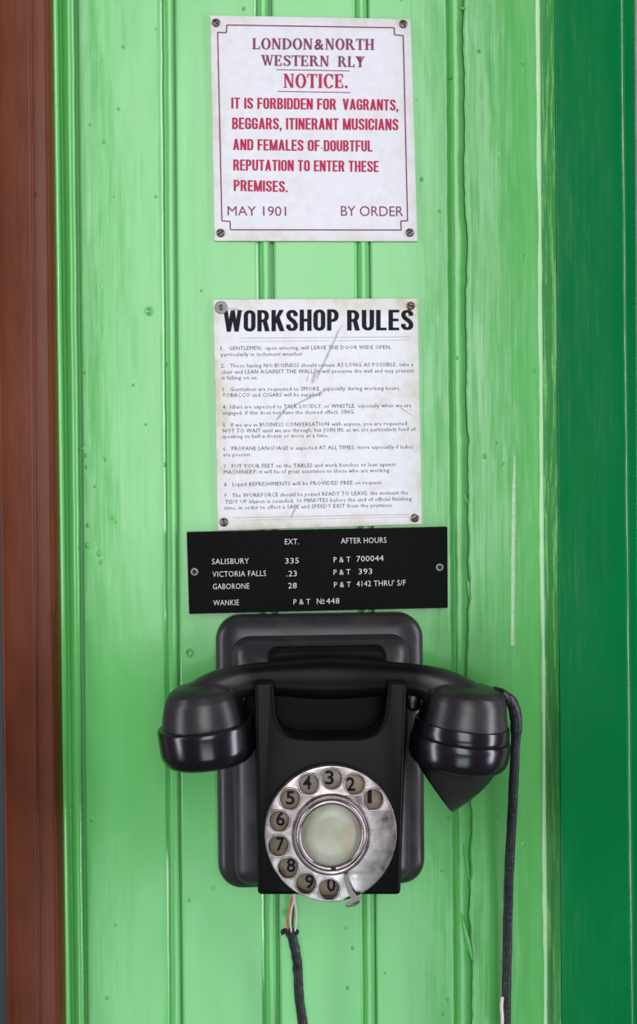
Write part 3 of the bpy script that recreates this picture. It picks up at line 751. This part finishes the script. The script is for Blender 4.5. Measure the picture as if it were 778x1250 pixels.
# main case with the U of the cradle
def smooth_outline(pts, rad):
    """pts in px with corner radius (px) each -> dense outline"""
    out = []; n = len(pts)
    for i in range(n):
        p = Vector(pts[i]); a = Vector(pts[i - 1]); b = Vector(pts[(i + 1) % n]); r = rad[i]
        A = p + (a - p).normalized() * r; B = p + (b - p).normalized() * r
        if r <= 0: out.append(p); continue
        m_ = 7 if r > 10 else 4
        for k in range(m_ + 1):
            u = k / m_; out.append((1 - u) ** 2 * A + 2 * u * (1 - u) * p + u * u * B)
    return out
def case_mesh(prong_top, d0, d1, name, matl, bev=0.0016):
    """outline extruded from depth d0 to d1, front at d1"""
    pts = [(310.5, prong_top), (334, prong_top), (340, 903), (468, 903), (475.5, prong_top), (498.5, prong_top), (489, 1092), (315, 1092)]
    rad = [4, 4, 34, 34, 4, 4, 5, 5]
    ol = smooth_outline(pts, rad)
    q = [P(p.x, p.y, d1) for p in ol]
    cu = bpy.data.curves.new('c', 'CURVE'); cu.dimensions = '2D'; cu.fill_mode = 'BOTH'
    sp = cu.splines.new('POLY'); sp.points.add(len(q) - 1); sp.use_cyclic_u = True
    for i, p in enumerate(q): sp.points[i].co = (p.x, p.z, 0, 1)
    cu.extrude = (d1 - d0) / 2 - bev; cu.bevel_depth = bev; cu.bevel_resolution = 2; cu.offset = -bev
    o = bpy.data.objects.new('c', cu); COL.objects.link(o); bpy.context.view_layer.update(); me = evaluated(o)
    bpy.data.objects.remove(o)
    for v in me.vertices:
        x, z, y = v.co; v.co = (x, -y * 1.0 - (d0 + d1) / 2, z)
    bm = bmesh.new(); bm.from_mesh(me); bmesh.ops.remove_doubles(bm, verts=bm.verts, dist=1e-6); bpy.data.meshes.remove(me)
    return bm
DF = 0.090
bm = case_mesh(833.5, 0.081, DF, 'x', None, 0.0022)
zc0 = zof(1092, 400, DF); zc1 = zof(833, 400, DF)
def lean(bm_):
    for v in bm_.verts:
        u = (v.co.z - zc0) / (zc1 - zc0)
        v.co.y += 0.004 * u * (1 if v.co.y < -0.085 else 0.6)
lean(bm)
auto(obj('front_case', bm, M['bakefront'], tel), 40)
bm = case_mesh(864, 0.044, 0.0825, 'x', None, 0.001); lean(bm)
auto(obj('inner_case', bm, M['bakefront'], tel), 40)
# hook-switch lugs either side of the cradle
for px, wpx, py0, py1 in ((297, 5, 846, 862), (505.5, 9, 838, 868)):
    a, b = wx(px - wpx, .05), wx(px + wpx, .05); z1, z0 = zof(py0, px, .05), zof(py1, px, .05)
    bm = bmesh.new(); r_ = min((b - a), (z1 - z0)) * .48
    rings_mesh(bm, [rrect(a, b, z0, z1, r_, -0.043, 6), rrect(a, b, z0, z1, r_, -0.0515, 6), rrect(a + .0008, b - .0008, z0 + .0008, z1 - .0008, r_ - .0008, -0.0535, 6), rrect(a + .002, b - .002, z0 + .002, z1 - .002, max(r_ - .002, .0002), -0.0542, 6)])
    obj('cradle_lug', bm, M['bake'], tel)

# dial -------------------------------------------------------------
DD = 0.0985
dc = P(404.3, 1018, DD); R = (P(485, 1018, DD) - dc).x; pxm = R / 80.5   # metres per photo pixel at the dial
VS = 1.035
def dp(r_px, ang, d=DD):
    a = math.radians(ang); return Vector((dc.x + r_px * pxm * math.cos(a), -d, dc.z + r_px * pxm * math.sin(a) * VS))
def disc(bm, prof, n=72, cx=0, cz=0):
    rings = []
    for r_px, d in prof:
        rings.append([Vector((dc.x + (cx + max(r_px, .02) * math.cos(2 * math.pi * k / n)) * pxm, -d, dc.z + (cz + max(r_px, .02) * math.sin(2 * math.pi * k / n)) * pxm * VS)) for k in range(n)])
    rings_mesh(bm, rings)
bm = bmesh.new(); disc(bm, [(74, .084), (76, .090), (76, .0925), (70, .0935), (0, .0935)])
dial = obj('dial', bm, M['numplate'], tel); auto(dial, 30); dial['label'] = 'rotary dial with cream number ring and chrome finger wheel'
bm = bmesh.new()
disc_r = [(80.0, .0915), (81, .0925), (81, .0945), (79, .0955), (77.5, .0945), (77.0, .0925), (77, .0915)]
rings = []
for r_px, d in disc_r: rings.append([dp(r_px - .4, 360 * k / 72, d) for k in range(72)])
rings_mesh(bm, rings, False, False); auto(obj('dial_rim', bm, M['chrome'], dial), 50)
# finger wheel: plate with ten holes
HA = [37.5 + 25.5 * k for k in range(10)]
HR = 65.0; HO = 12.6
cu = bpy.data.curves.new('c', 'CURVE'); cu.dimensions = '2D'; cu.fill_mode = 'BOTH'
def circ(cx, cy, r, n, rev=False):
    sp = cu.splines.new('POLY'); sp.points.add(n - 1); sp.use_cyclic_u = True
    for k in range(n):
        a = 2 * math.pi * k / n * (-1 if rev else 1); sp.points[k].co = (cx + r * math.cos(a), cy + r * math.sin(a), 0, 1)
circ(0, 0, 79.5, 96)
for a in HA: circ(HR * math.cos(math.radians(a)), HR * math.sin(math.radians(a)), HO, 32)
circ(0, 0, 37, 64)
cu.extrude = 0.7; cu.bevel_depth = 0.5; cu.bevel_resolution = 2
o = bpy.data.objects.new('c', cu); COL.objects.link(o); bpy.context.view_layer.update(); me = evaluated(o); bpy.data.objects.remove(o)
for v in me.vertices:
    x, z, y = v.co; rad_ = math.hypot(x, z)
    v.co = (dc.x + x * pxm, -(DD - 0.0005 + y * pxm + 0.0010 * (1 - (rad_ / 80) ** 2)), dc.z + z * pxm * VS)
bm = bmesh.new(); bm.from_mesh(me); bmesh.ops.remove_doubles(bm, verts=bm.verts, dist=1e-6)
auto(obj('finger_wheel', bm, M['chrome'], dial), 40)
# raised rims round the finger holes
for a in HA:
    hc = dp(HR, a); bm = bmesh.new(); n = 28; m2 = 8; verts = []
    for k in range(n):
        t0 = 2 * math.pi * k / n
        verts.append([bm.verts.new(hc + Vector((math.cos(t0) * (HO + .4 + 1.1 * math.cos(2 * math.pi * j / m2)) * pxm, -0.0004 - 0.0007 * math.sin(2 * math.pi * j / m2), math.sin(t0) * (HO + .4 + 1.1 * math.cos(2 * math.pi * j / m2)) * pxm * VS))) for j in range(m2)])
    for k in range(n):
        for j in range(m2):
            bm.faces.new((verts[k][j], verts[(k + 1) % n][j], verts[(k + 1) % n][(j + 1) % m2], verts[k][(j + 1) % m2]))
    obj('hole_rim', bm, M['chrome'], dial)
# central boss with label
bm = bmesh.new()
prof = [(48, .0985), (48, .1000), (46.5, .1008), (45, .1000), (43.5, .1000), (42.5, .1014), (40.5, .1026), (38, .1026), (36.2, .1016), (35.8, .1006)]
rings = [[dp(r_, 360 * k / 72, d) for k in range(72)] for r_, d in prof]
rings_mesh(bm, rings, False, False); auto(obj('label_ring', bm, M['chrome'], dial), 60)
bm = bmesh.new(); rings = [[dp(max(r_, .02), 360 * k / 48, d) for k in range(48)] for r_, d in [(36.2, .0990), (36.2, .1008), (20, .1011), (0, .1012)]]
rings_mesh(bm, rings, True, False); obj('centre_label', bm, M['label'], dial)
bm = bmesh.new(); bmesh.ops.create_cube(bm, size=1, matrix=Matrix.Translation(dp(38.5, -87, .1022)) @ Matrix.Diagonal((.0030, .0012, .0014, 1))); obj('label_catch', bm, M['slot'], dial, smooth=False)
# numerals (on the fixed plate behind the wheel)
NP = [('1', 451.5, 972.5), ('2', 428.5, 957.5), ('3', 402.5, 949.5), ('4', 375, 955.5), ('5', 354.5, 974), ('6', 342.5, 1000), ('7', 342.5, 1030.5), ('8', 355.5, 1056.5), ('9', 378, 1076.5), ('0', 404.5, 1080)]
for s_, px, py in NP:
    bm = bmesh.new(); hw = {'1': 2.6}.get(s_, 5.2)
    put_text(bm, s_, px - hw, px + hw, py + 8, py + 8, 16.5, .0938, bold=0.02, res=5, slant=0)
    face_cam(obj('numeral', bm, M['inkblack'], dial, False, False))
# finger stop: curved chrome blade reaching over the wheel from below
ol = [(421, 1068), (425.5, 1066), (427.5, 1078), (431.5, 1088), (436, 1093.5), (442.5, 1094.5), (442.5, 1098), (434, 1101.5), (424, 1106), (421.5, 1103), (430, 1098), (425, 1091), (421.5, 1080)]
bm = bmesh.new()
rings_mesh(bm, [[P(x, y, .1012) for x, y in ol], [P(x, y, .1022) for x, y in ol]])
M['stop'] = mat('tarnished_steel', (0.16, 0.135, 0.125), 0.3, 0.9)
o = obj('finger_stop', bm, M['stop'], dial); auto(o, 30)
bm = bmesh.new(); ln = [P(x, y, d) for x, y, d in ((424, 1105, .1015), (432, 1104, .096), (437, 1101, .090), (437, 1098, .086))]
tube(bm, catmull(ln, 5), 0.0011, 8); obj('finger_stop_foot', bm, M['chrome'], dial)
finish2(tel)

# ------------------------------------------------------------------ handset
DH = 0.068
H = lambda x, y, d=DH: P(x, y, d)
hp = (H(500, 900) - H(400, 900)).length / 100
hs = empty('handset', H(400, 850), 'black bakelite telephone handset lying across the cradle above the dial', 'handset')
bm = bmesh.new()
# handle path: x, y centre, in-plane radius, depth radius
hpth = [(238, 868, 30, 34), (250, 858, 31, 32), (266, 844, 26, 24), (284, 835, 21.5, 19), (304, 830, 19.5, 17), (335, 828, 21, 18), (370, 828, 24, 20), (400, 828, 25.5, 21), (435, 828, 24, 20), (468, 828, 21, 18), (498, 829, 19.5, 17), (520, 833, 21, 18), (541, 842, 26, 23), (560, 856, 31, 32), (574, 868, 32, 36)]
cs = catmull([Vector(p[:2] + (0,)) for p in hpth], 4); ra = catmull([Vector((p[2], p[3], 0)) for p in hpth], 4)
rings = []
for i, (p, r_) in enumerate(zip(cs, ra)):
    tg = (cs[min(i + 1, len(cs) - 1)] - cs[max(i - 1, 0)]).normalized(); nx, ny = -tg.y, tg.x
    ring = []
    for k in range(28):
        a = 2 * math.pi * k / 28; c_, s_ = math.cos(a), math.sin(a)
        # slightly squared-off oval with a soft ridge
        sq = (abs(c_) ** 2.4 + abs(s_) ** 2.4) ** (-1 / 2.4)
        q = H(p.x + nx * c_ * sq * r_.x, p.y + ny * c_ * sq * r_.x)
        ring.append(q + Vector((0, -s_ * sq * r_.y * hp, 0)))
    rings.append(ring)
rings_mesh(bm, rings)
def axw(dx, dy):
    a, b = H(500, 880), H(500 + dx, 880 + dy); return (b - a).normalized()
axL = (axw(.115, .993) + Vector((0, 0.06, 0))).normalized(); axR = (axw(-.115, .993) + Vector((0, 0.06, 0))).normalized()
CL, CR = H(250.5, 881), H(563, 895)
sc = lambda pr: [(r_ * hp, t0 * hp) for r_, t0 in pr]
lathe(bm, CL, axL, sc([(0.1, -48), (16, -47.5), (29, -45), (39.5, -39), (45.5, -29), (49, -17), (51.5, -5), (52.5, 3), (0.1, 3)]), 64)
lathe(bm, CR, axR, sc([(0.1, -61), (25, -60.5), (38, -58), (46, -52), (50, -43), (52.5, -28), (55, -17), (55.5, -12), (0.1, -12)]), 64)
me = bpy.data.meshes.new('h'); bm.normal_update(); bmesh.ops.recalc_face_normals(bm, faces=bm.faces); bm.to_mesh(me); bm.free()
o = bpy.data.objects.new('h', me); COL.objects.link(o)
md = o.modifiers.new('r', 'REMESH'); md.mode = 'VOXEL'; md.voxel_size = 0.00065; md.adaptivity = 0
md = o.modifiers.new('s', 'SMOOTH'); md.factor = 0.5; md.iterations = 22
bpy.context.view_layer.update(); me2 = evaluated(o); bpy.data.objects.remove(o)
hx = (H(250, 850).x + H(563, 850).x) / 2 - hs.location.x
mh = M['bakehandle'].copy(); mh.name = 'bakelite_painted_sheen_ends'; t = NT(mh)
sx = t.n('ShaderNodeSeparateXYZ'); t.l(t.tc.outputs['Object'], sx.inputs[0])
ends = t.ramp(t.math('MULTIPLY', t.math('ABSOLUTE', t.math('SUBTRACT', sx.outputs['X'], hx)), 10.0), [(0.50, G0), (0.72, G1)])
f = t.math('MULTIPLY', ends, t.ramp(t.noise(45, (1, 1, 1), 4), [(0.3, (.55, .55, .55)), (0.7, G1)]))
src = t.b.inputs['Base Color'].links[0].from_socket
t.l(t.mix(f, src, (0.027, 0.024, 0.025)), t.b.inputs['Base Color'])  # ends coloured greyer: side-light sheen on the shells, painted into the base colour
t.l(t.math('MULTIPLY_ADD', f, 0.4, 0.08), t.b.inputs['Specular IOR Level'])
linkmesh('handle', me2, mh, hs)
bm = bmesh.new()
lathe(bm, CL, axL, sc([(30, 1), (54, 1), (56.8, 2), (58.2, 4), (58.5, 8), (58.2, 30), (57.2, 37), (56.4, 38), (56.0, 39), (54, 44), (50, 47.5), (44, 49), (43, 48), (38, 46), (12, 47), (11, 45), (.1, 45)]), 72)
auto(obj('earpiece_cap', bm, M['bakecap'], hs), 40)
bm = bmesh.new()
lathe(bm, CR, axR, sc([(30, 1), (57, 2.5), (60, 4), (61.3, 7), (61.8, 12), (61.2, 26), (59, 33), (55.5, 37.5), (50, 40), (40, 41), (.1, 41)]), 72)
auto(obj('mouthpiece_cap', bm, M['bakecap'], hs), 40)
bm = bmesh.new()
lathe(bm, CR, axR, sc([(30, -15), (54.6, -15), (57.0, -13.8), (57.6, -12), (58.7, -5), (59.3, 1), (58.5, 2.5), (30, 2.5)]), 72)
auto(obj('collar_ring', bm, M['bakecap'], hs), 35)
# mouthpiece horn: from the cap's underside to an oval opening facing down and to the left
u_ = Vector((1, 0, 0)); u_ = (u_ - axR * u_.dot(axR)).normalized(); v_ = axR.cross(u_)
bc = CR + axR * 38 * hp
e0, e1 = H(509, 929, DH), H(552.5, 990, DH)
oc = (e0 + e1) / 2; om = (e1 - e0) / 2
N = 48; rings = []
base = [bc + (u_ * math.cos(2 * math.pi * k / N) * 50 + v_ * math.sin(2 * math.pi * k / N) * 50) * hp for k in range(N)]
def openr(s, k, sink=0.0):
    a = 2 * math.pi * k / N
    # k=0 (right of base) goes to the tip e1; k=N/2 to e0
    return oc + om * math.cos(a) * s + v_ * math.sin(a) * 30 * hp * s + axw(.75, -.66) * sink
mid = []
for k in range(N):
    a = 2 * math.pi * k / N
    b = base[k]; o_ = openr(1, k); mid.append((b, o_, math.cos(a)))
for u in (0, .12, .3, .5, .7, .85, .95, 1.0):
    ring = []
    for b, o_, c_ in mid:
        bulge = (u_ * (7 if c_ > 0 else 2) * max(c_, 0) + Vector((0, 0, 0))) * hp * math.sin(math.pi * u)
        sc_ = b.lerp(o_, u) + bulge + (v_ * 0)
        ring.append(sc_)
    rings.append(ring)
rings.append([openr(.93, k, -0.0006) for k in range(N)]); rings.append([openr(.86, k, 0.0012) for k in range(N)]); rings.append([openr(.6, k, 0.004) for k in range(N)]); rings.append([openr(.05, k, 0.005) for k in range(N)])
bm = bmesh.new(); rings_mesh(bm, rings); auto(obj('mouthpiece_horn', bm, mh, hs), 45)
# cord
bm = bmesh.new()
kp = [(612, 846, DH + .002), (620, 852, DH), (626, 860, DH - .002), (629.5, 872, DH - .004), (630.5, 888, DH - .006), (629, 920, .058), (627, 960, .052), (625, 1005, .045), (622, 1060, .038), (620.5, 1110, .032), (619.5, 1165, .028), (618.5, 1220, .026), (618, 1290, .024), (617, 1400, .022), (616, 1480, .02)]
pts = catmull([P(x, y, d) for x, y, d in kp], 6)
rad = []
for i in range(len(pts)):
    u = i / 6
    rad.append((0.0029 if u < 1 else 0.0038 if u < 4.2 else 0.0031) * (1 + .05 * nz(u * 2, 4)))
tube(bm, pts, rad, 14, 0.12); obj('handset_cord', bm, M['rubber'], hs)
bm = bmesh.new(); lathe(bm, H(609, 848), axw(1, .35), [(.0042, -.004), (.0046, .001), (.0040, .0045), (.0032, .006)], 20); obj('cord_grommet', bm, M['bake'], hs)
bm = bmesh.new(); tube(bm, catmull([P(x, y, .031) for x, y in ((613.5, 1217), (612.5, 1230), (613.5, 1245), (612, 1290))], 5), 0.0011, 8); obj('worn_cord_strand', bm, M['wirewhite'], hs)
finish2(hs)

# ------------------------------------------------------------------ supply cable hanging below
cb = empty('supply_cable', P(357, 1095, .02), 'short black frayed cable with bare coloured wires hanging below the telephone', 'cable')
def wire(name, pts, r, m_, n=8, wob=0): 
    bm = bmesh.new(); tube(bm, catmull([P(*p) for p in pts], 6), r, n, wob); obj(name, bm, m_, cb)
wire('red_wire', [(358, 1078, .030), (357, 1095, .028), (353.5, 1110, .026), (351, 1124, .023), (352, 1138, .02)], 0.00062, M['wirered'])
wire('white_wire', [(358, 1078, .032), (359, 1095, .030), (361.2, 1110, .027), (361.5, 1126, .023), (359.5, 1140, .02)], 0.00075, M['wirewhite'])
wire('dark_wire', [(358, 1078, .029), (358, 1095, .026), (358.5, 1112, .023), (357, 1128, .021), (356, 1140, .019)], 0.0006, M['wiredark'])
wire('pale_wire', [(359, 1078, .034), (359.5, 1095, .032), (356, 1110, .029), (354.5, 1124, .025), (356, 1138, .021)], 0.0006, M['wirewhite'])
kp = [(355.5, 1136, .019), (357.5, 1146, .018), (361, 1162, .017), (363.5, 1180, .015), (364.5, 1200, .014), (366, 1222, .013), (369.5, 1250, .012), (373, 1290, .012), (380, 1400, .012), (383, 1480, .012)]
wire('sheath', kp, 0.0031, M['rubber'], 14, 0.25)
bm = bmesh.new()
for k in range(70):
    a = random.uniform(0, 2 * math.pi); c_ = P(353 + random.uniform(-8, 8), 1137 + random.uniform(-2.5, 2.5), .020)
    dv = Vector((math.cos(a) * random.uniform(.4, 1), random.uniform(-.6, .6), math.sin(a) * .5 - .1)).normalized()
    L = random.uniform(.0015, .0035)
    tube(bm, [c_ - dv * L * .5, c_, c_ + dv * L * .6 + Vector((0, 0, -.0004))], 0.00035, 5)
for k in range(5):
    c_ = P(346 + k * 4.0, 1137.5 - (k % 2) * 1.0, .020)
    bmesh.ops.create_icosphere(bm, subdivisions=2, radius=.0019, matrix=Matrix.Translation(c_))
o = obj('frayed_end', bm, M['fray'], cb); o['kind'] = 'stuff'
finish2(cb)
